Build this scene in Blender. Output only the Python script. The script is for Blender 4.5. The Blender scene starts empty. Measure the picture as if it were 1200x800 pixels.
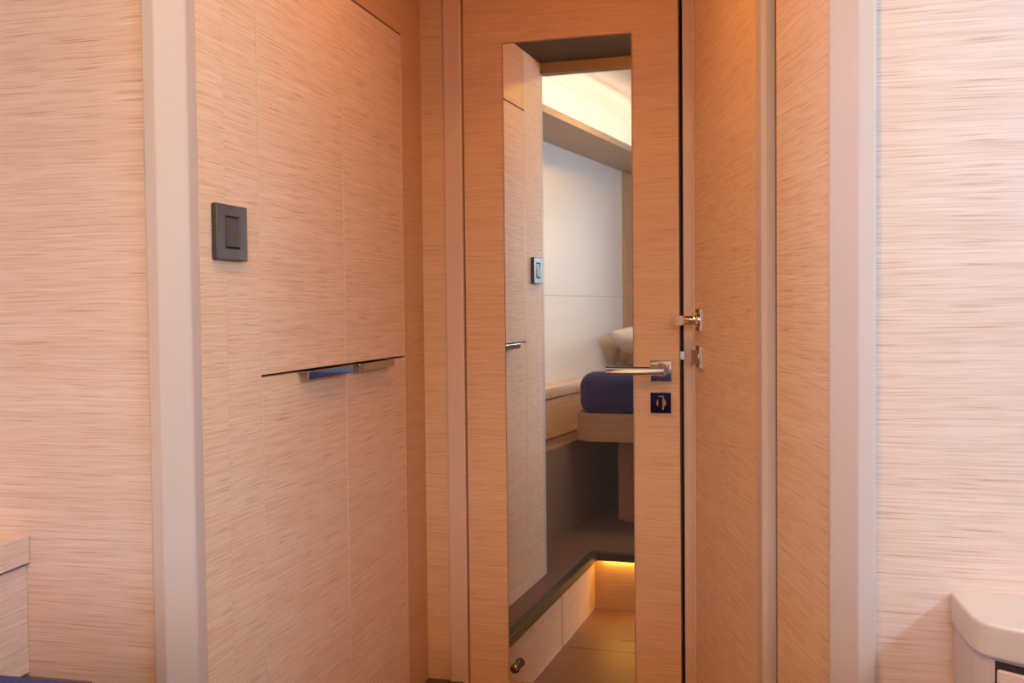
import bpy, bmesh, math, random
from mathutils import Vector, Matrix
random.seed(7)
S = bpy.context.scene
COL = S.collection
CFG = dict(right=(12.2, 21.6, 28), left=(1.1, 1.8, 3), aft_mid=(62, 76, 84), aft_high=(108, 102, 104), lamp_a=(4.1, 1.35, .01),
           ceil_fill=(12.5, 6.6, .6), cove=(280, 240, 178), step=(46, 24, 3))
ZC = 1.10                                   # eye height above the passage floor; all heights below are given relative to the eye
WO = {}                                     # world origin of every placed object

# ------------------------------------------------------------------ helpers
class MB:
    """collects faces; build() links them as one mesh object with a grain-aligned UV map in metres"""
    def __init__(s): s.v = []; s.f = []; s.sm = []
    def add(s, vs, fs, smooth=False):
        b = len(s.v); s.v += [Vector(v) for v in vs]
        for f in fs: s.f.append([b + i for i in f]); s.sm.append(smooth)
        return s
    def box(s, x0, x1, y0, y1, z0, z1):
        return s.prism([(x0, y0), (x1, y0), (x1, y1), (x0, y1)], z0, z1)
    def prism(s, poly, z0, z1):             # plan polygon extruded upward
        n = len(poly)
        a = sum(poly[i][0]*poly[(i+1) % n][1] - poly[(i+1) % n][0]*poly[i][1] for i in range(n))
        if a < 0: poly = poly[::-1]
        vs = [(x, y, z0) for x, y in poly] + [(x, y, z1) for x, y in poly]
        fs = [list(range(n))[::-1], list(range(n, 2*n))] + [[i, (i+1) % n, n+(i+1) % n, n+i] for i in range(n)]
        return s.add(vs, fs)
    def sweep(s, prof, p0, p1, ea, eb):     # closed profile (a,b) in the plane ea,eb swept straight from p0 to p1
        p0, p1, ea, eb = Vector(p0), Vector(p1), Vector(ea), Vector(eb); n = len(prof)
        vs = [p0 + ea*a + eb*b for a, b in prof] + [p1 + ea*a + eb*b for a, b in prof]
        fs = [list(range(n))[::-1], list(range(n, 2*n))] + [[i, (i+1) % n, n+(i+1) % n, n+i] for i in range(n)]
        return s.add(vs, fs)
    def lathe(s, prof, c, ax, seg=28):      # (r, h) profile around axis ax through c
        c, ax = Vector(c), Vector(ax).normalized()
        e1 = ax.orthogonal().normalized(); e2 = ax.cross(e1)
        b = len(prof); vs = []
        for i in range(seg):
            t = 2*math.pi*i/seg
            for r, h in prof: vs.append(c + ax*h + (e1*math.cos(t) + e2*math.sin(t))*max(r, 1e-5))
        fs = [[i*b+j, ((i+1) % seg)*b+j, ((i+1) % seg)*b+j+1, i*b+j+1] for i in range(seg) for j in range(b-1)]
        return s.add(vs, fs, True)
    def build(s, name, mat, parent=None, origin=None, bevel=0.0, seg=2, smooth=None):
        po = WO[parent.name] if parent else Vector((0, 0, 0))
        if origin is None:
            origin = po if parent else Vector((sum(v.x for v in s.v)/len(s.v), sum(v.y for v in s.v)/len(s.v), min(v.z for v in s.v)))
        origin = Vector(origin)
        me = bpy.data.meshes.new(name); me.from_pydata([v - origin for v in s.v], [], s.f)
        bm = bmesh.new(); bm.from_mesh(me); bmesh.ops.remove_doubles(bm, verts=bm.verts, dist=1e-6)
        bmesh.ops.recalc_face_normals(bm, faces=bm.faces); bm.to_mesh(me); bm.free()
        for i, p in enumerate(me.polygons): p.use_smooth = (s.sm[i] if i < len(s.sm) else False) if smooth is None else smooth
        uv = me.uv_layers.new(name='grain'); ou, ov = random.random()*40, random.random()*40
        for p in me.polygons:
            n = p.normal
            if abs(n.z) < .75:
                t = Vector((0, 0, 1)).cross(n); t.normalize()
                for li in p.loop_indices:
                    co = me.vertices[me.loops[li].vertex_index].co; uv.data[li].uv = (co.dot(t)+ou, co.z+ov)
            else:
                for li in p.loop_indices:
                    co = me.vertices[me.loops[li].vertex_index].co; uv.data[li].uv = (co.x+ou, co.y+ov)
        o = bpy.data.objects.new(name, me); COL.objects.link(o); me.materials.append(mat)
        if parent: o.parent = parent
        o.location = origin - po
        WO[o.name] = origin.copy()
        if bevel:
            m = o.modifiers.new('edge', 'BEVEL'); m.width = bevel; m.segments = seg; m.limit_method = 'ANGLE'; m.angle_limit = math.radians(30)
        return o

def tag(o, label, cat, group=None, kind=None):
    o['label'] = label; o['category'] = cat
    if group: o['group'] = group
    if kind: o['kind'] = kind
    return o
def thing(name, loc, label, cat, rotz=0.0, group=None, kind=None):
    o = bpy.data.objects.new(name, None); COL.objects.link(o); o.empty_display_size = .05
    o.location = loc; o.rotation_euler = (0, 0, rotz)
    WO[o.name] = Vector(loc) if not rotz else Vector((0, 0, 0))     # rotated things: their parts are given in local coordinates
    return tag(o, label, cat, group, kind)

# ------------------------------------------------------------------ materials
def lin(h):
    c = [int(h[i:i+2], 16)/255 for i in (0, 2, 4)]
    return tuple((x/12.92 if x <= .04045 else ((x+.055)/1.055)**2.4) for x in c) + (1,)
def new_mat(name):
    m = bpy.data.materials.new(name); m.use_nodes = True
    return m, m.node_tree.nodes, m.node_tree.links, m.node_tree.nodes['Principled BSDF']
def plain(name, hexc, rough=.5, metal=0.0, coat=0.0, noise=0.0, scale=60):
    m, N, L, B = new_mat(name)
    B.inputs['Base Color'].default_value = lin(hexc); B.inputs['Roughness'].default_value = rough
    B.inputs['Metallic'].default_value = metal; B.inputs['Coat Weight'].default_value = coat
    if noise:
        tc = N.new('ShaderNodeTexCoord'); nz = N.new('ShaderNodeTexNoise'); nz.inputs['Scale'].default_value = scale; nz.inputs['Detail'].default_value = 3
        L.new(tc.outputs['Object'], nz.inputs['Vector'])
        bp = N.new('ShaderNodeBump'); bp.inputs['Strength'].default_value = noise; bp.inputs['Distance'].default_value = .002
        L.new(nz.outputs['Fac'], bp.inputs['Height']); L.new(bp.outputs['Normal'], B.inputs['Normal'])
    return m
def emit(name, rgb, strength):
    m, N, L, B = new_mat(name)
    B.inputs['Base Color'].default_value = (0.8, .8, .8, 1)
    m_ = max(max(rgb), 1e-6)
    B.inputs['Emission Color'].default_value = (*[c/m_ for c in rgb], 1); B.inputs['Emission Strength'].default_value = strength*m_ if max(rgb) > 0 else 0
    return m
def veneer(name, base, dark, light, rough=.48, contrast=1.0, seam=0.0, spec=.35, coarse=1.0):
    """real-wood veneer, fine streaks along U with short dark pores and pale flecks"""
    m, N, L, B = new_mat(name)
    uv = N.new('ShaderNodeUVMap'); uv.uv_map = 'grain'
    def mapped(sx, sy, off=0.0, src=None):
        mp = N.new('ShaderNodeMapping'); mp.inputs['Scale'].default_value = (sx, sy, 1); mp.inputs['Location'].default_value = (off, off*1.7, off)
        L.new(src or uv.outputs['UV'], mp.inputs['Vector']); return mp.outputs['Vector']
    def noise(vec, detail=2, rough_=.5):
        nz = N.new('ShaderNodeTexNoise'); nz.inputs['Scale'].default_value = 1; nz.inputs['Detail'].default_value = detail; nz.inputs['Roughness'].default_value = rough_
        L.new(vec, nz.inputs['Vector']); return nz.outputs['Fac']
    def ramp(fac, a, b, ca=(0, 0, 0, 1), cb=(1, 1, 1, 1)):
        r = N.new('ShaderNodeValToRGB'); r.color_ramp.elements[0].position = a; r.color_ramp.elements[1].position = b
        r.color_ramp.elements[0].color = ca; r.color_ramp.elements[1].color = cb
        L.new(fac, r.inputs['Fac']); return r.outputs['Color']
    def mix(fac, a, b, k=1.0):
        x = N.new('ShaderNodeMix'); x.data_type = 'RGBA'
        if k != 1.0:
            mm = N.new('ShaderNodeMath'); mm.operation = 'MULTIPLY'; mm.inputs[1].default_value = k; L.new(fac, mm.inputs[0]); fac = mm.outputs[0]
        L.new(fac, x.inputs[0])
        for sk, val in ((6, a), (7, b)):
            if isinstance(val, tuple): x.inputs[sk].default_value = val
            else: L.new(val, x.inputs[sk])
        return x.outputs[2]
    # gentle waviness of the grain
    wn = noise(mapped(2.2, 9, 3.1), 2)
    sub = N.new('ShaderNodeMath'); sub.operation = 'MULTIPLY_ADD'; sub.inputs[1].default_value = .012; sub.inputs[2].default_value = -.006; L.new(wn, sub.inputs[0])
    cx = N.new('ShaderNodeCombineXYZ'); L.new(sub.outputs[0], cx.inputs['Y'])
    va = N.new('ShaderNodeVectorMath'); va.operation = 'ADD'; L.new(uv.outputs['UV'], va.inputs[0]); L.new(cx.outputs[0], va.inputs[1])
    w = va.outputs[0]
    broad = noise(mapped(.9, 26, 5.0, w), 3)
    mid = noise(mapped(4.0, 210*coarse, 1.0, w), 3, .6)
    fine = noise(mapped(14, 620*coarse, 9.0, w), 2, .6)
    pore = noise(mapped(11, 420*coarse, 14.0, w), 1)
    fleck = noise(mapped(8, 380*coarse, 23.0, w), 1)
    c = mix(ramp(broad, .3, .7), lin(base), lin(light), .30*contrast)
    c = mix(ramp(mid, .42, .66), c, lin(dark), .36*contrast)
    c = mix(ramp(fine, .40, .70), c, lin(light), .40*contrast)
    c = mix(ramp(pore, .58, .74), c, lin(dark), .72*contrast)
    c = mix(ramp(fleck, .60, .78), c, lin(light), .60*contrast)
    L.new(c, B.inputs['Base Color'])
    B.inputs['Roughness'].default_value = rough; B.inputs['Specular IOR Level'].default_value = spec
    bp = N.new('ShaderNodeBump'); bp.inputs['Strength'].default_value = .12; bp.inputs['Distance'].default_value = .001
    L.new(pore, bp.inputs['Height']); L.new(bp.outputs['Normal'], B.inputs['Normal'])
    return m

OAK = veneer('oak_veneer_lit', 'D7B9AF', 'B77F64', 'ECDAD3', coarse=1.4)  # passage oak desaturated, the pale wash of bright light put into its colour
OAKM = veneer('oak_veneer_passage', 'E3C2A7', 'BE825B', 'F3DCC9', spec=.12, rough=.6, coarse=1.3)
OAKD = veneer('oak_veneer_door', 'D0A47F', 'AE6F48', 'E2C0A2', contrast=.8, spec=.3, coarse=1.3)
OAKB = veneer('oak_shaded_base', '775A45', '513B2C', '8E705A', contrast=.7)  # oak darkened for the shade under the ledge and beside the bed
OAKR = veneer('oak_veneer_rail', 'B5906F', '8E6A4F', 'C9A98C', contrast=.7)
FLOORW = veneer('teak_floor', '845940', '5A3A28', '9A6E52', rough=.4, contrast=.8)
WENGE = veneer('dark_step_laminate', '63463F', '40302C', '7E625B', rough=.45, contrast=.6)
CEILW = veneer('shaded_headliner', '3F2D21', '1C140E', '5E4733', rough=.6, contrast=1.2, spec=.2)  # streaked wood, its brown deepened for the unlit underside
LAC = plain('lacquered_trim', 'C6B2AE', .55)
LACD = plain('lacquered_frame', 'CDAA95', .4)
EDGE = plain('pale_edge_strip', 'E6CBB4', .4)
GAP = plain('shadow_gap', '2A1710', .8)
BLACK = plain('black_rubber', '16110F', .5)
CHROME = plain('chrome', 'EDE9E6', .03, 1.0)
SATIN = plain('satin_nickel', 'D8CEC8', .25, 1.0)
PLATE = plain('brown_switch_plastic', '43332F', .42, 0, .0)
ROCK = plain('brown_switch_rocker', '40322F', .5, 0, .0)
LINING = plain('white_hull_lining', 'DCD0CA', .5)
CEILM = plain('white_ceiling_lining', 'C0BAB4', .6)
DARKM = plain('darkened_chrome', '77716E', .05, 1.0)  # chrome darkened in place of the dark surroundings it mirrors
NAVY = plain('navy_blanket', '141860', .85, 0, 0, .6, 350)
SHEET = plain('white_bed_linen', 'E6E1DC', .8, 0, 0, .25, 40)
TAUPE = plain('taupe_valance', 'B79C86', .5)
LEDW = emit('warm_white_led', CFG['cove'], 1.0)
LEDA = emit('amber_led', CFG['step'], 1.0)
LAMP = emit('downlight_lens', (1, .60, .28), 6)
def mirror_mat():
    m, N, L, B = new_mat('mirror_silver')
    B.inputs['Base Color'].default_value = (.79, .84, .86, 1); B.inputs['Metallic'].default_value = 1; B.inputs['Roughness'].default_value = 0.0
    d = N.new('ShaderNodeBsdfDiffuse'); d.inputs['Color'].default_value = (.55, .52, .52, 1)     # grey veil mixed in for the hazy glare over the reflection
    mx = N.new('ShaderNodeMixShader'); mx.inputs[0].default_value = .05
    L.new(B.outputs[0], mx.inputs[1]); L.new(d.outputs[0], mx.inputs[2]); L.new(mx.outputs[0], N['Material Output'].inputs['Surface'])
    return m
MIRROR = mirror_mat()
def pane_mat():
    m, N, L, B = new_mat('window_pane')
    t = N.new('ShaderNodeBsdfTransparent'); g = N.new('ShaderNodeBsdfGlossy'); g.inputs['Roughness'].default_value = 0
    mx = N.new('ShaderNodeMixShader'); mx.inputs[0].default_value = .06
    L.new(t.outputs[0], mx.inputs[1]); L.new(g.outputs[0], mx.inputs[2]); L.new(mx.outputs[0], N['Material Output'].inputs['Surface'])
    return m
PANE = pane_mat()

Z = lambda z: z + ZC                        # eye-relative height -> world height
ZF = .0                                     # passage floor
ZP = Z(-.88)                                # step platform
TAPER = math.tan(math.radians(5.2))
hullx = lambda x0, y: x0 + TAPER*(1.30 - y)      # port side, narrowing aft
hullr = lambda x0, y: x0 - TAPER*(1.30 - y)

# ------------------------------------------------------------------ the setting
tag(MB().box(-.73, .30, .93, 2.42, -.03, 0).build('floor', FLOORW), 'warm wood plank floor of the small passage in front of the mirror door', 'floor', kind='structure')
MB().box(-.565, -.49, 1.268, 1.2695, .0, .0006).add([], []).build('hatch_seam', GAP, bpy.data.objects['floor'])
MB().box(-.73, -.19, 1.380, 1.3815, .0, .0006).build('plank_seam', GAP, bpy.data.objects['floor'])
step = thing('step_platform', (-.73, .93, ZP), 'dark raised step with black nosing running along the locker and under the bed', 'step', kind='structure')
MB().prism([(-1.25, 2.40), (-.735, 2.40), (-.735, .965), (1.2, .965), (1.2, -1.35), (-1.25, -1.35)], ZP-.03, ZP).build('tread', WENGE, step)
MB().prism([(-.735, 2.333), (-.708, 2.333), (-.708, .992), (1.2, .992), (1.2, .965), (-.735, .965)], ZP-.030, ZP+.0005).build('nosing', plain('black_nosing', '2B2422', .45), step, bevel=.003)
r = MB().box(-.748, -.732, .93, 2.40, 0, ZP-.03)
r.build('riser', OAKM, step)
MB().box(-.7325, -.7312, 1.384, 1.3865, .0, ZP-.03).build('riser_seam', GAP, step)
MB().box(-.748, 1.0, .914, .93, 0, ZP-.03).build('riser', OAKM, step)

tag(MB().box(-1.35, -.8215, 1.30, 1.36, 0, Z(1.0)).build('wall_left', OAK), 'oak veneered bulkhead left of the opening, light paled into its colour', 'wall', kind='structure')
tag(MB().box(.0875, 1.35, 1.30, 1.36, 0, Z(1.0)).build('wall_right', OAK), 'brightly lit pale oak veneered bulkhead right of the opening', 'wall', kind='structure')
tag(MB().box(-.815, .081, 1.302, 1.345, Z(.757), Z(1.0)).build('wall_lintel', plain('taupe_lintel', '8F7A69', .6)), 'lacquered lintel over the opening between the bulkheads', 'wall', kind='structure')
tag(MB().box(-.800, -.738, 2.333, 2.37, ZP, Z(.80)).build('wall_back', OAKD), 'narrow oak veneered strip between the locker corner and the mirror door frame', 'wall', kind='structure')
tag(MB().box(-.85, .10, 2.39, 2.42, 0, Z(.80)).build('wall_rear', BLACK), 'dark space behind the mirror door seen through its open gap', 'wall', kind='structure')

def pillar(sx, x_in, name, label):          # lacquered corner post: two lips joined by a 45 degree face
    p = [(x_in-.051, 1.302), (x_in-.051, 1.29), (x_in-.031, 1.29), (x_in, 1.321), (x_in, 1.347), (x_in-.021, 1.347), (x_in-.021, 1.302)]
    if sx < 0: p = [(2*x_in - x, y) for x, y in p]
    tag(MB().prism(p, 0, Z(.98)).build(name, LAC, bevel=.003, seg=3), label, 'trim', kind='structure')
pillar(1, -.800, 'trim_1', 'pale lacquered corner post at the left edge of the opening, beside the locker')
pillar(-1, .066, 'trim_2', 'pale lacquered corner post at the right edge of the opening, beside the bright bulkhead')

# mirror door frame
tag(MB().box(-.742, -.6985, 2.322, 2.39, ZP-.25, Z(.80)).build('trim_3', LACD, bevel=.003), 'plain lacquered door post on the hinge side of the mirror door', 'trim', kind='structure')
tag(MB().box(-.1925, -.168, 2.322, 2.39, 0, Z(.80)).build('trim_4', LACD, bevel=.002), 'narrow brown door jamb on the latch side of the mirror door', 'trim', kind='structure')
tag(MB().box(-.742, -.168, 2.34, 2.39, Z(.762), Z(.80)).build('trim_5', LACD), 'head of the mirror door frame', 'trim', kind='structure')

# ------------------------------------------------------------------ right passage wall (local: s toward the viewer, p proud into the passage)
W1 = Vector((-.17, 2.316, 0)); WD = Vector((.26870071, -.96322372, 0)); WM = Vector((-.96322372, -.26870071, 0))
def wl(s_, p_): q = W1 + WD*s_ + WM*p_; return (q.x, q.y)
def wbox(mb, s0, s1, p0, p1, z0, z1): return mb.prism([wl(s0, p0), wl(s1, p0), wl(s1, p1), wl(s0, p1)], z0, z1)
m = wbox(MB(), .652, .92, -.03, 0, 0, Z(.80)); tag(m.build('wall_side', OAKM), 'oak veneered wall panel between the right door and the right corner post', 'wall', kind='structure')
m = MB().prism([wl(.605, -.02), wl(.605, .020), wl(.636, .020), wl(.642, .014), wl(.642, -.02)], 0, Z(.80))
tag(m.build('trim_6', LAC, bevel=.002), 'pale lacquered hinge post of the right door with a slanted front face', 'trim', kind='structure')
tag(wbox(MB(), .6422, .6518, -.03, -.001, 0, Z(.80)).build('trim_7', GAP), 'dark shadow joint beside the hinge post of the right door', 'trim', kind='structure')
tag(wbox(MB(), -.02, .92, -.06, -.031, 0, Z(.80)).build('wall_partition', LACD), 'partition behind the right door', 'wall', kind='structure')

d2 = thing('door_2', (W1.x, W1.y, .012), 'oak veneered closed door on the right side wall with a chrome lever seen edge-on', 'door', kind='structure')
wbox(MB(), .010, .602, -.03, 0, .012, Z(.77)).build('leaf', OAKM, d2)
wbox(MB(), .003, .010, -.03, .0015, .012, Z(.77)).build('edge_strip', EDGE, d2)
wbox(MB(), .0035, .0095, .0015, .003, Z(.0), Z(.035)).build('strike_plate', CHROME, d2)

def rosette(place, u, z, h=.049, t=.008):
    """square chrome plate: place(u, p, z) -> world point"""
    mb = MB(); a = h/2
    o = [(-a, -a), (a, -a), (a, a), (-a, a)]
    vs = [place(u+x, 0, z+y) for x, y in o] + [place(u+x*.97, t, z+y*.97) for x, y in o]
    return mb.add(vs, [[0, 3, 2, 1], [4, 5, 6, 7], [0, 1, 5, 4], [1, 2, 6, 5], [2, 3, 7, 6], [3, 0, 4, 7]])
def lever(place, u, z, sgn, length=.128, proud=.052):
    mb = MB(); O = Vector(place(u, 0, z)); eu = (Vector(place(u+1, 0, z)) - O); ep = (Vector(place(u, 1, z)) - O); ez = Vector((0, 0, 1))
    mb.lathe([(.0, .006), (.0155, .006), (.0155, .011), (.012, .013), (.010, .016), (.010, proud-.006), (.0, proud-.006)], O, ep, 32)
    hw, hh = .0085, .0095; pr = []
    for k, (cx, cy) in enumerate(((hw-.0055, hh-.0055), (-hw+.0055, hh-.0055), (-hw+.0055, -hh+.0055), (hw-.0055, -hh+.0055))):
        for j in range(7):
            t = math.radians(90*k + 15*j); pr.append((cx + .0055*math.cos(t), cy + .0055*math.sin(t)))
    c = O + ep*proud
    mb.sweep(pr, c - eu*sgn*.012, c + eu*sgn*length, ep, ez)
    return mb
def thumb_turn(place, u, z):
    O = Vector(place(u, 0, z)); eu = (Vector(place(u+1, 0, z)) - O); ep = (Vector(place(u, 1, z)) - O); ez = Vector((0, 0, 1))
    mb = MB().lathe([(.0, .006), (.0105, .006), (.0105, .0095), (.0, .0095)], O, ep, 32)
    mb.sweep([(-.006, .009), (.006, .009), (.0045, .024), (-.0045, .024)], O - ez*.0145, O + ez*.0145, eu, ep)
    return mb
pl2 = lambda u, p, z: (*wl(u, p), z)
hz = Z(-.030)
h = rosette(pl2, .085, hz).build('lever_handle', CHROME, d2, bevel=.0012)
lever(pl2, .085, hz, 1, .050, .056).build('lever', CHROME, h)
h = rosette(pl2, .085, Z(-.108)).build('lock_plate', CHROME, d2, bevel=.0012)
thumb_turn(pl2, .085, Z(-.108)).build('thumb_turn', CHROME, h)

# ------------------------------------------------------------------ mirror door, standing slightly ajar (local: u from the hinge, v into the depth)
HX, HY, DA = -.696, 2.333, math.radians(-2.0)
d1 = thing('door_1', (HX, HY, .02), 'oak veneered door carrying a tall narrow mirror, standing slightly ajar', 'door', rotz=DA, kind='structure')
def door_build(mb, name, mat, parent=d1, **k):
    for v in mb.v: v.z -= .02
    o = mb.build(name, mat, None, origin=(0, 0, 0), **k)
    o.parent = parent; o.location = (0, 0, 0); WO[o.name] = Vector((0, 0, 0)); return o
DT = Z(.757)
door_build(MB().box(0, .0945, 0, .034, .02, DT).box(.0945, .3945, .002, .034, .02, Z(-.872)).box(.0945, .3945, 0, .034, Z(.606), DT)
           .box(.3945, .4955, 0, .034, .02, DT).box(.0945, .3945, .004, .034, Z(-.872), Z(.606)), 'leaf', OAKD)
mi = door_build(MB().box(.0955, .3935, -.0012, .0035, Z(-.870), Z(.604)), 'mirror', MIRROR, bevel=.0012, seg=1)
mi['label'] = 'tall silvered mirror glass'
pl1 = lambda u, p, z: (u, -p, z)
h = door_build(rosette(pl1, .4555, Z(-.1425)), 'lever_handle', CHROME, bevel=.0012)
door_build(lever(pl1, .4555, Z(-.1405), -1, .115, .050), 'lever', CHROME, h)
h = door_build(rosette(pl1, .4545, Z(-.2135)), 'lock_plate', CHROME, bevel=.0012)
door_build(thumb_turn(pl1, .4555, Z(-.2135)), 'thumb_turn', CHROME, h)
door_build(MB().box(.4955, .507, .004, .016, Z(-.119), Z(-.100)), 'latch_bolt', SATIN, bevel=.001)
ks = Vector((.117, -.0012, Z(-.832)))
door_build(MB().lathe([(.0, 0), (.0095, 0), (.0095, .004), (.0055, .006), (.0055, .013), (.0105, .017), (.0115, .021), (.0105, .026), (.006, .0285), (0, .029)], ks, (0, -1, 0), 28), 'door_stop', DARKM)

# ------------------------------------------------------------------ locker wall on the left
LX = -.800
lk = thing('locker', (LX, 1.9, ZP), 'tall oak veneered built-in locker with four flush doors left of the mirror door', 'cabinet')
GP = .0014
zt, zg, zb = Z(.606), Z(-.106), Z(-.834)    # top joint, middle joint, foot
Y0, YM, Y1 = 1.527, 1.868, 2.199
MB().box(LX-.34, LX-.020, 1.362, 2.36, ZP, Z(.80)).build('carcass', plain('locker_carcass', '6B4A35', .7), lk)
MB().box(LX-.019, LX, 1.347, 1.4205, ZP, Z(.80)).build('side_panel', OAKM, lk)
MB().box(LX-.019, LX, 1.4208, Y0-GP, ZP, Z(.80)).build('side_panel', OAKM, lk)
MB().box(LX-.019, LX, Y1+GP, 2.345, ZP, Z(.80)).build('side_panel', OAKD, lk)  # far panel in the darker oak, standing for the shade there
MB().box(LX-.019, LX, Y0-GP, Y1+GP, zt+.003, Z(.80)).build('top_panel', OAKD, lk)
MB().box(LX-.019, LX, Y0-GP, Y1+GP, ZP, zb-.002).build('plinth', OAKM, lk)
for (a, b) in ((Y0, YM), (YM, Y1)):
    for (z0, z1) in ((zg+.0022, zt-.002), (zb, zg-.0022)):
        d = MB().box(LX-.019, LX, a+GP, b-GP, z0, z1).build('door', OAKM, lk)
        e = MB()
        for y, h_ in ((a+GP, .0011 if a == Y0 else .0005), (b-GP, .0011 if b == Y1 else .0005)): e.box(LX-.004, LX+.0003, y-h_, y+h_, z0, z1)
        e.build('edge_strip', EDGE, d)
        if z1 < Z(0):                       # edge pull: a flange on the door's top edge turned down at the front
            ya, yb = (1.655, 1.852) if a == Y0 else (1.884, 2.075)
            h = MB().sweep([(-.012, .0015), (.022, .0015), (.022, -.0125), (.0195, -.0125), (.0195, -.001), (-.012, -.001)], (LX, ya, zg-.0022+.0003), (LX, yb, zg-.0022+.0003), (1, 0, 0), (0, 0, 1)).build('handle', plain('darkened_handle_chrome', 'B4AFAD', .05, 1.0), d, bevel=.0006)  # chrome toned down, its dark reflections put into the base colour

sw = thing('light_switch', (LX, 1.425, Z(.075)), 'dark brown glossy rocker light switch on the oak panel beside the left corner post', 'switch')
f = MB(); ys, zs = (1.379, 1.470), (Z(.076), Z(.159)); yi, zi = (1.4035, 1.4445), (Z(.094), Z(.141))
ring = lambda x, y, z: [(x, y[0], z[0]), (x, y[1], z[0]), (x, y[1], z[1]), (x, y[0], z[1])]
q_ = lambda a, b: [[a+i, a+(i+1) % 4, b+(i+1) % 4, b+i] for i in range(4)]
f.add(ring(LX, ys, zs) + ring(LX+.0105, ys, zs) + ring(LX+.0105, yi, zi) + ring(LX+.006, yi, zi), [[0, 1, 2, 3], [12, 13, 14, 15]] + q_(0, 4) + q_(4, 8) + q_(8, 12))
f.build('frame', PLATE, sw, bevel=.0022, seg=3)
MB().add([(LX+.008, 1.4045, Z(.095)), (LX+.008, 1.4435, Z(.095)), (LX+.008, 1.4435, Z(.140)), (LX+.008, 1.4045, Z(.140)),
          (LX+.0125, 1.4055, Z(.096)), (LX+.0125, 1.4425, Z(.096)), (LX+.0095, 1.4425, Z(.139)), (LX+.0095, 1.4055, Z(.139))],
         [[0, 1, 2, 3], [4, 5, 6, 7], [0, 1, 5, 4], [1, 2, 6, 5], [2, 3, 7, 6], [3, 0, 4, 7]]).build('rocker', ROCK, sw, bevel=.0008)

# ------------------------------------------------------------------ hull side, left: lining, cove, side cabinet
X0 = -1.17
def slab(mb, xa, xb, ya, yb, z0, z1): return mb.prism([(hullx(xa, ya), ya), (hullx(xb, ya), ya), (hullx(xb, yb), yb), (hullx(xa, yb), yb)], z0, z1)
lw0, lw1, lz0, lz1 = .66, 1.16, Z(.12), Z(.60)
hw_ = slab(MB(), X0-.04, X0, lw0, -1.30, Z(-.34), Z(.050)); slab(hw_, X0-.04, X0, lw0, -1.30, Z(.0525), Z(.705)); slab(hw_, X0-.04, X0, 1.30, -1.30, Z(.705), Z(1.0))
slab(hw_, X0-.04, X0, 1.30, lw0, Z(-.34), lz0); slab(hw_, X0-.04, X0, 1.30, lw0, lz1, Z(.705)); slab(hw_, X0-.04, X0, 1.30, lw1, lz0, lz1)
hl = tag(hw_.build('wall_hull_left', LINING),
         'white hull lining panels over the bed, seen in the mirror', 'wall', kind='structure')
lf = slab(slab(slab(slab(MB(), X0-.03, X0+.006, lw1, lw1-.02, lz0, lz1), X0-.03, X0+.006, lw0+.02, lw0, lz0, lz1), X0-.03, X0+.006, lw1, lw0, lz0, lz0+.02), X0-.03, X0+.006, lw1, lw0, lz1-.02, lz1)
wl_ = tag(lf.build('fill_window', BLACK), 'added hull window on the left, brightening the right passage wall, outside the picture', 'window', kind='structure')  # added and unseen, lets fill light onto the right door and wall
slab(MB(), X0-.016, X0-.012, lw1-.02, lw0+.02, lz0+.02, lz1-.02).build('pane', PANE, wl_)
slab(MB(), X0-.045, X0-.003, lw0-.02, -1.30, Z(.048), Z(.054)).build('panel_seam', plain('seam_grey', 'A89C92', .7), hl)
tag(slab(MB(), X0, X0+.022, -.76, -1.30, Z(-.325), Z(.70)).build('trim_8', OAKR), 'taupe wood panel behind the pillow at the end of the white lining', 'trim', kind='structure')
vm = MB()
prof = [(X0, .705), (-.95, .718), (-.95, .746), (-.968, .746), (-.968, .728), (X0, .720)]
ya, yb = 1.295, -1.29; n = len(prof)
vs = [(hullx(x, ya), ya, Z(z)) for x, z in prof] + [(hullx(x, yb), yb, Z(z)) for x, z in prof]
vm.add(vs, [list(range(n)), list(range(n, 2*n))] + [[i, (i+1) % n, n+(i+1) % n, n+i] for i in range(n)])
tag(vm.build('trim_9', TAUPE), 'taupe cove valance hiding the light strip above the hull lining, seen in the mirror', 'trim', kind='structure')
tag(slab(MB(), -.970, -.9695, 1.25, -1.25, Z(.7305), Z(.7425)).build('light_strip', LEDW), 'warm white light strip in the ceiling cove above the hull lining, seen in the mirror', 'light strip')

sc_ = thing('side_cabinet', (-1.06, 1.25, Z(-.55)), 'low oak side cabinet along the hull beside the bed, at the lower left corner', 'cabinet')
slab(MB(), X0, -1.06, 1.299, -1.29, Z(-.366), Z(-.325)).build('top_rail', OAK, sc_, bevel=.001)
slab(MB(), X0, -1.066, 1.299, -1.29, Z(-.529), Z(-.371)).build('front_panel', OAK, sc_)
slab(MB(), X0, -1.075, 1.298, -1.289, Z(-.373), Z(-.364)).build('shadow_joint', GAP, sc_)
slab(MB(), X0, -.96, 1.299, -1.29, ZP, Z(-.535)).build('base', OAKB, sc_)

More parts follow.
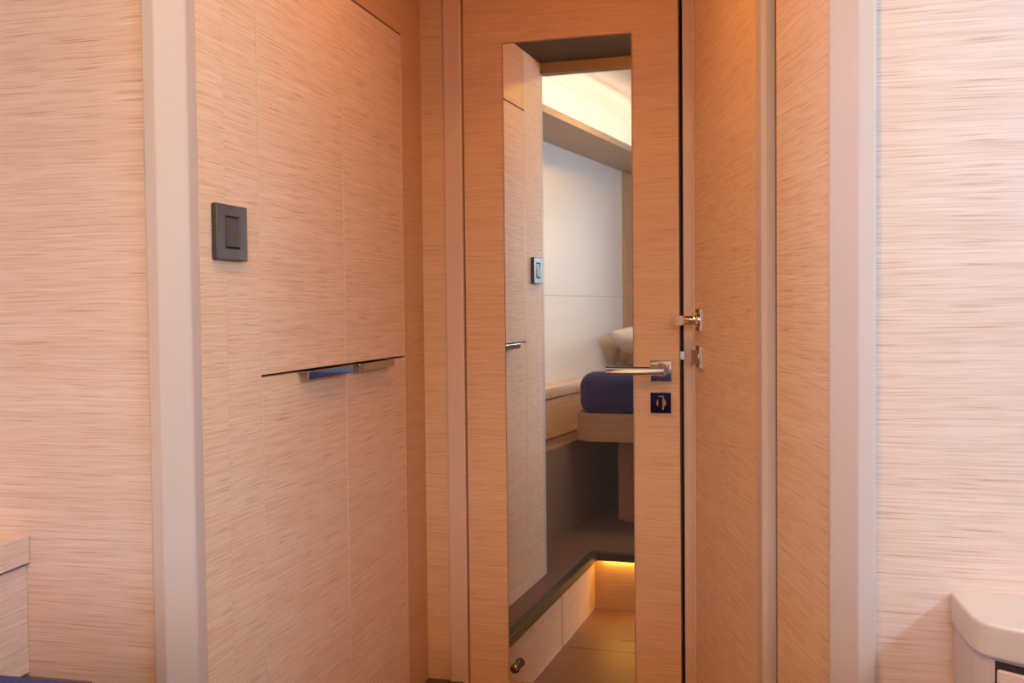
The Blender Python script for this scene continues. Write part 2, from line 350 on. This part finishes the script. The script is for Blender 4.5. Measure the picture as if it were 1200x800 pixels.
# ------------------------------------------------------------------ bed
FY = .668                                   # foot of the bed
def bed_plan(xl, xr, yf, yh, cf, rr=6):
    """bed outline narrowing to the head with softly cut foot corners"""
    pts = []
    L0 = lambda y: xl + TAPER*(yf - y); R0 = lambda y: xr - TAPER*(yf - y)
    pts += [(L0(yh), yh), (R0(yh), yh)]
    for i in range(rr+1):
        t = math.pi/2*i/rr; pts.append((R0(yf) - cf + cf*math.cos(t), yf - cf + cf*math.sin(t)))
    for i in range(rr+1):
        t = math.pi/2*(1 - i/rr); pts.append((L0(yf) + cf - cf*math.cos(t), yf - cf + cf*math.sin(t)))
    return pts
bed = thing('bed', (-.10, .0, ZP), 'island bed base with rounded wooden rail, its foot seen in the mirror', 'bed')
MB().prism(bed_plan(-.885, .70, FY, -1.25, .105), Z(-.525), Z(-.435)).build('platform', OAKR, bed, bevel=.002)
rim_o, rim_i = bed_plan(-.887, .702, FY+.002, -1.25, .107), bed_plan(-.875, .69, FY-.010, -1.25, .095)
k = len(rim_o); rm = MB()
vs = [(x, y, Z(-.436)) for x, y in rim_o] + [(x, y, Z(-.436)) for x, y in rim_i] + [(x, y, Z(-.415)) for x, y in rim_o] + [(x, y, Z(-.415)) for x, y in rim_i]
fs = []
for i in range(k):
    j = (i+1) % k
    fs += [[i, j, 2*k+j, 2*k+i], [k+i, 3*k+i, 3*k+j, k+j], [2*k+i, 2*k+j, 3*k+j, 3*k+i], [i, k+i, k+j, j]]
rm.add(vs, fs).build('rail', OAKR, bed)
pd = MB().box(-.728, .56, -1.24, .45, ZP, Z(-.526)).build('pedestal', OAKR, bed)
MB().box(-.745, -.69, .45, .462, ZP+.012, Z(-.53)).build('pedestal_panel', OAKR, bed, bevel=.002)
def cushion(plan, z0, z1, rad, steps=6):
    """soft slab: plan polygon with rounded top and bottom edges"""
    cx = sum(p[0] for p in plan)/len(plan); cy = sum(p[1] for p in plan)/len(plan); mb = MB(); n = len(plan); rings = []
    def inset(d):
        out = []
        for i, (x, y) in enumerate(plan):
            (xa, ya), (xb, yb) = plan[i-1], plan[(i+1) % n]
            t = Vector((xb-xa, yb-ya)); t.normalize(); nrm = Vector((-t.y, t.x)); out.append((x + nrm.x*d, y + nrm.y*d))
        return out
    for i in range(steps+1):
        t = math.pi/2*i/steps; rings.append((inset(rad*(1-math.sin(t))), z0 + rad*(1-math.cos(t))))
    for i in range(steps+1):
        t = math.pi/2*i/steps; rings.append((inset(rad*(1-math.cos(t))), z1 - rad*(1-math.sin(t))))
    vs = [(x, y, z) for pts, z in rings for x, y in pts]; m_ = len(rings)
    fs = [[i*n+j, i*n+(j+1) % n, (i+1)*n+(j+1) % n, (i+1)*n+j] for i in range(m_-1) for j in range(n)]
    mb.add(vs, fs + [list(range(n))[::-1], list(range((m_-1)*n, m_*n))], True)
    return mb
tag(cushion(bed_plan(-.856, .684, FY-.011, -1.24, .07), Z(-.434), Z(-.2665), .05).build('mattress', SHEET), 'mattress under a white sheet on the bed base', 'mattress')
# navy blanket folded over the foot third of the mattress: a draped shell
bl = MB()
fp = bed_plan(-.866, .694, FY-.001, .34, .080)[2:]
bk = [(-.849, .50), (-.66, .47), (-.58, .30), (-.54, -.34), (.62, -.38)]     # back hem, thrown askew
plan_ = bk + fp; n_ = len(plan_); nb = len(bk) - 1
pa = cushion(plan_, Z(-.428), Z(-.2575), .056, 8)
keep = []
for q_i, f_ in enumerate(pa.f):             # cloth only on the top, over the foot and the two sides
    if len(f_) == 4 and (q_i % n_) < nb and q_i < len(pa.f) - 2: continue
    if len(f_) > 8 and sum(pa.v[i].z for i in f_)/len(f_) < Z(-.4): continue
    keep.append(f_)
pa.f = keep; pa.sm = [True]*len(keep)
bo = tag(pa.build('blanket', NAVY), 'navy blue blanket wrapped over the foot of the bed', 'blanket')
so_ = bo.modifiers.new('cloth', 'SOLIDIFY'); so_.thickness = .006; so_.offset = -1
def pillow(c, w, l, t, rot, tilt, label):
    mb = MB(); nu, nv = 20, 14; vs = []
    R_ = Matrix.Rotation(rot, 3, 'Z') @ Matrix.Rotation(tilt, 3, 'X')
    for side in (1, -1):
        for i in range(nu+1):
            for j in range(nv+1):
                a, b = -1+2*i/nu, -1+2*j/nv
                e = max(0, (1-abs(a)**2.6))*max(0, (1-abs(b)**2.6))
                x = a*w/2*(1-.06*(1-abs(b))**1.0*abs(a)**6 + .0); y = b*l/2*(1-.05*(1-abs(a))*abs(b)**6)
                vs.append(Vector(c) + R_ @ Vector((x, y, side*t/2*e**.55)))
    q = (nu+1)*(nv+1); fs = []
    for s_ in (0, 1):
        for i in range(nu):
            for j in range(nv):
                f_ = [s_*q+i*(nv+1)+j, s_*q+(i+1)*(nv+1)+j, s_*q+(i+1)*(nv+1)+j+1, s_*q+i*(nv+1)+j+1]
                fs.append(f_ if s_ == 0 else f_[::-1])
    mb.add(vs, fs, True)
    return tag(mb.build('pillow', SHEET), label, 'pillow')
pillow((-.63, -.52, Z(-.174)), .70, .42, .15, math.radians(-4), math.radians(13), 'white pillow leaning at the head of the bed, seen in the mirror')

# ------------------------------------------------------------------ dresser at the lower right
dr = thing('dresser', (.5, 1.1, Z(-.55)), 'low dresser with a rounded lacquered top edge against the right bulkhead', 'cabinet')
def dplan(o):                               # o: inset of the body under the top
    c0, fdir = Vector((.2065+o, 1.205)), Vector((.82, -.572)).normalized()
    pts = [(.2005+o, 1.2985), (.2025+o, 1.25), (.2055+o, 1.207)]
    a, b, c = Vector((.2055+o, 1.207)), Vector((.2080+o*1.1, 1.181-o*.25)), Vector((.2080+o*1.1, 1.181-o*.25)) + fdir*.020
    for i in range(1, 8):
        t = i/8; q = a*(1-t)**2 + b*2*t*(1-t) + c*t*t; pts.append((q.x, q.y))
    e = c + fdir*.75
    return pts + [(c.x, c.y), (e.x, e.y), (.98, 1.2985)]
MB().prism(dplan(0), Z(-.374), Z(-.337)).build('top', plain('lacquer_lit_top', 'CFBCB6', .45), dr, bevel=.004, seg=3)  # trim lacquer lightened for the light falling on the top
bp_ = dplan(.004)
MB().prism([(x, y+.004) if i > 2 and i < len(bp_)-1 else (x, y) for i, (x, y) in enumerate(bp_)], ZP, Z(-.3745)).build('body', LAC, dr)
fd = Vector((.82, -.572)).normalized(); fn = Vector((-.572, -.82)).normalized()
st = Vector((bp_[10][0], bp_[10][1]+.004)) + fd*.0005
def fbox(mb, a, b, p0, p1, z0, z1):
    q = lambda s_, p_: tuple(st + fd*s_ + fn*p_)
    return mb.prism([q(a, p0), q(b, p0), q(b, p1), q(a, p1)], z0, z1)
fbox(MB(), -.004, .60, -.01, .0012, Z(-.62), Z(-.376)).build('shadow_joint', GAP, dr)
w = fbox(MB(), 0.0, .56, .0, .006, Z(-.56), Z(-.384)).build('drawer', OAK, dr, bevel=.001)

# ------------------------------------------------------------------ rest of the cabin behind the viewer, ceiling, window
def slabr(mb, xa, xb, ya, yb, z0, z1): return mb.prism([(hullr(xa, ya), ya), (hullr(xb, ya), ya), (hullr(xb, yb), yb), (hullr(xa, yb), yb)], z0, z1)
XR = 1.16; wy0, wy1, wz0, wz1 = -.05, 1.05, Z(.36), Z(.62)
rw = slabr(MB(), XR, XR+.04, 1.30, wy1, Z(-.88), Z(1.0)); slabr(rw, XR, XR+.04, wy0, -1.30, Z(-.88), Z(1.0))
slabr(rw, XR, XR+.04, wy1, wy0, Z(-.88), wz0); slabr(rw, XR, XR+.04, wy1, wy0, wz1, Z(1.0))
tag(rw.build('wall_hull_right', LINING), 'white hull lining around the window, outside the picture on the right', 'wall', kind='structure')
wf = slabr(slabr(slabr(slabr(MB(), XR-.006, XR+.03, wy1, wy1-.02, wz0, wz1), XR-.006, XR+.03, wy0+.02, wy0, wz0, wz1), XR-.006, XR+.03, wy1, wy0, wz0, wz0+.02), XR-.006, XR+.03, wy1, wy0, wz1-.02, wz1)
win = tag(wf.build('window_1', BLACK), 'long hull window lighting the cabin from the right, outside the picture', 'window', kind='structure')
slabr(MB(), XR+.012, XR+.016, wy1-.02, wy0+.02, wz0+.02, wz1-.02).build('pane', PANE, win)
ax0, ax1, az0, az1 = -.45, .80, Z(-.10), Z(.62)
tag(MB().box(-1.35, ax0, -1.36, -1.30, 0, Z(1.0)).box(ax1, 1.35, -1.36, -1.30, 0, Z(1.0)).box(ax0, ax1, -1.36, -1.30, 0, az0).box(ax0, ax1, -1.36, -1.30, az1, Z(1.0)).build('wall_aft', OAKR), 'veneered wall behind the head of the bed', 'wall', kind='structure')
wa = tag(MB().box(ax0-.01, ax0+.02, -1.34, -1.294, az0, az1).box(ax1-.02, ax1+.01, -1.34, -1.294, az0, az1).box(ax0, ax1, -1.34, -1.294, az0-.01, az0+.02).box(ax0, ax1, -1.34, -1.294, az1-.02, az1+.01).build('window_2', BLACK), 'wide window in the wall behind the bed head, behind the viewer', 'window', kind='structure')
MB().box(ax0+.02, ax1-.02, -1.325, -1.321, az0+.02, az1-.02).build('pane', PANE, wa)
tag(MB().box(-1.35, 1.35, -1.36, 1.302, Z(.98), Z(1.0)).build('ceiling', CEILM), 'white cabin ceiling washed by the cove light, seen in the mirror', 'ceiling', kind='structure')
tag(MB().box(-.85, .12, 1.345, 2.42, Z(.79), Z(.82)).build('ceiling_passage', CEILW), 'wood ceiling of the passage, its lack of light painted dark, seen along the top of the mirror', 'ceiling', kind='structure')
tag(MB().box(-.70, .9, .936, .944, ZP-.0365, ZP-.0305).build('light_strip', LEDA), 'amber light strip under the step nosing, seen low in the mirror', 'light strip')
dl = thing('downlight', (-.40, 1.72, Z(.79)), 'small round downlight in the dark passage ceiling, above the picture', 'lamp')
MB().lathe([(.024, .0), (.024, -.006), (.034, -.006), (.036, .0)], (-.40, 1.72, Z(.79)), (0, 0, 1)).build('ring', CHROME, dl)
MB().lathe([(.0, -.010), (.012, -.009), (.020, -.006), (.024, .0)], (-.40, 1.72, Z(.79)), (0, 0, 1)).build('lens', LAMP, dl)
cl = thing('ceiling_fill_panel', (-.40, .60, Z(.98)), 'added square fill lamp in the white cabin ceiling above the bed, outside the picture', 'lamp')  # added body for the warm cabin fill, no such lamp is known
MB().box(-.54, -.26, .46, .74, Z(.968), Z(.98)).build('frame', TAUPE, cl, bevel=.003)
MB().box(-.525, -.275, .475, .725, Z(.9665), Z(.968)).build('diffuser', LAMP, cl)
vm = MB()
prof = [(1.16, .705), (.94, .718), (.94, .746), (.958, .746), (.958, .728), (1.16, .720)]; n = len(prof)
vs = [(hullr(x, ya), ya, Z(z)) for x, z in prof] + [(hullr(x, yb), yb, Z(z)) for x, z in prof]
vm.add(vs, [list(range(n)), list(range(n, 2*n))] + [[i, (i+1) % n, n+(i+1) % n, n+i] for i in range(n)])
tag(vm.build('trim_10', TAUPE), 'taupe cove valance above the window on the right, outside the picture', 'trim', kind='structure')
slb = slabr(MB(), .9595, .960, 1.25, -1.25, Z(.7305), Z(.7425)); tag(slb.build('light_strip', LEDW), 'warm white light strip in the cove above the right window, outside the picture', 'light strip')

# ------------------------------------------------------------------ lights
def area(name, key, loc, tgt, sx, sy, spread=180):
    rgb = CFG[key]; m_ = max(rgb)
    if m_ <= 0: return
    l = bpy.data.lights.new(name, 'AREA'); l.shape = 'RECTANGLE'; l.size = sx; l.size_y = sy; l.energy = m_; l.color = [c/m_ for c in rgb]; l.spread = math.radians(spread)
    o = bpy.data.objects.new(name, l); COL.objects.link(o); o.location = loc
    o.rotation_euler = (Vector(tgt) - Vector(loc)).to_track_quat('-Z', 'Y').to_euler(); return o
yw = (wy0+wy1)/2
area('window_daylight', 'right', (hullr(XR, yw)+.045, yw, (wz0+wz1)/2), (hullr(XR, yw)-1.5, yw-.05, (wz0+wz1)/2-.3), 1.06, .24)
area('window_daylight', 'left', (hullx(X0, .91)-.05, .91, Z(.36)), (hullx(X0, .91)+1, .91-.05, Z(.25)), .46, .44, 75)  # fill through the added left window, for the left-facing passage surfaces
for k_, z_ in (('aft_mid', .6), ('aft_high', 1.3)):
    area('aft_daylight', k_, (.8, -4.2, Z(z_)), (-.2, 1.6, Z(-.1)), 2.2, .7)
area('cabin_ceiling_fill', 'ceil_fill', (-.40, .60, Z(.965)), (-.40, .60, 0), .25, .25)  # added warm fill light under the ceiling
for k_, q_ in (('lamp_a', (-.40, 1.72)),):
    lamp = bpy.data.lights.new('passage_lamp', 'POINT'); lamp.energy = max(CFG[k_]); lamp.color = [c/max(CFG[k_]) for c in CFG[k_]]; lamp.shadow_soft_size = .02
    lo = bpy.data.objects.new('passage_lamp', lamp); COL.objects.link(lo); lo.location = (*q_, Z(.755))
W = bpy.data.worlds.new('sky'); S.world = W; W.use_nodes = True
W.node_tree.nodes['Background'].inputs[0].default_value = (.75, .85, 1, 1); W.node_tree.nodes['Background'].inputs[1].default_value = .3

# ------------------------------------------------------------------ camera
yaw, pitch, roll = math.radians(-14.1), math.radians(-1.85), math.radians(-.6)
fwd = Vector((math.sin(yaw)*math.cos(pitch), math.cos(yaw)*math.cos(pitch), math.sin(pitch)))
rt = Vector((math.cos(yaw), -math.sin(yaw), 0)); up = rt.cross(fwd)
x_ax = rt*math.cos(roll) + up*math.sin(roll); y_ax = -rt*math.sin(roll) + up*math.cos(roll)
cam = bpy.data.cameras.new('camera'); cam.sensor_width = 36; cam.lens = 1220/1200*36; cam.clip_start = .02
cam.dof.use_dof = True; cam.dof.focus_distance = 1.85; cam.dof.aperture_fstop = 16
co = bpy.data.objects.new('camera', cam); COL.objects.link(co)
Mx = Matrix((x_ax, y_ax, -fwd)).transposed().to_4x4(); Mx.translation = (0, 0, ZC); co.matrix_world = Mx
S.camera = co
S.view_settings.view_transform = 'Standard'; S.view_settings.look = 'None'; S.view_settings.gamma = 1; S.view_settings.use_curve_mapping = False
S.view_settings.exposure = 0.0
S.cycles.use_denoising = True
S.cycles.max_bounces = 16; S.cycles.diffuse_bounces = 8; S.cycles.glossy_bounces = 8
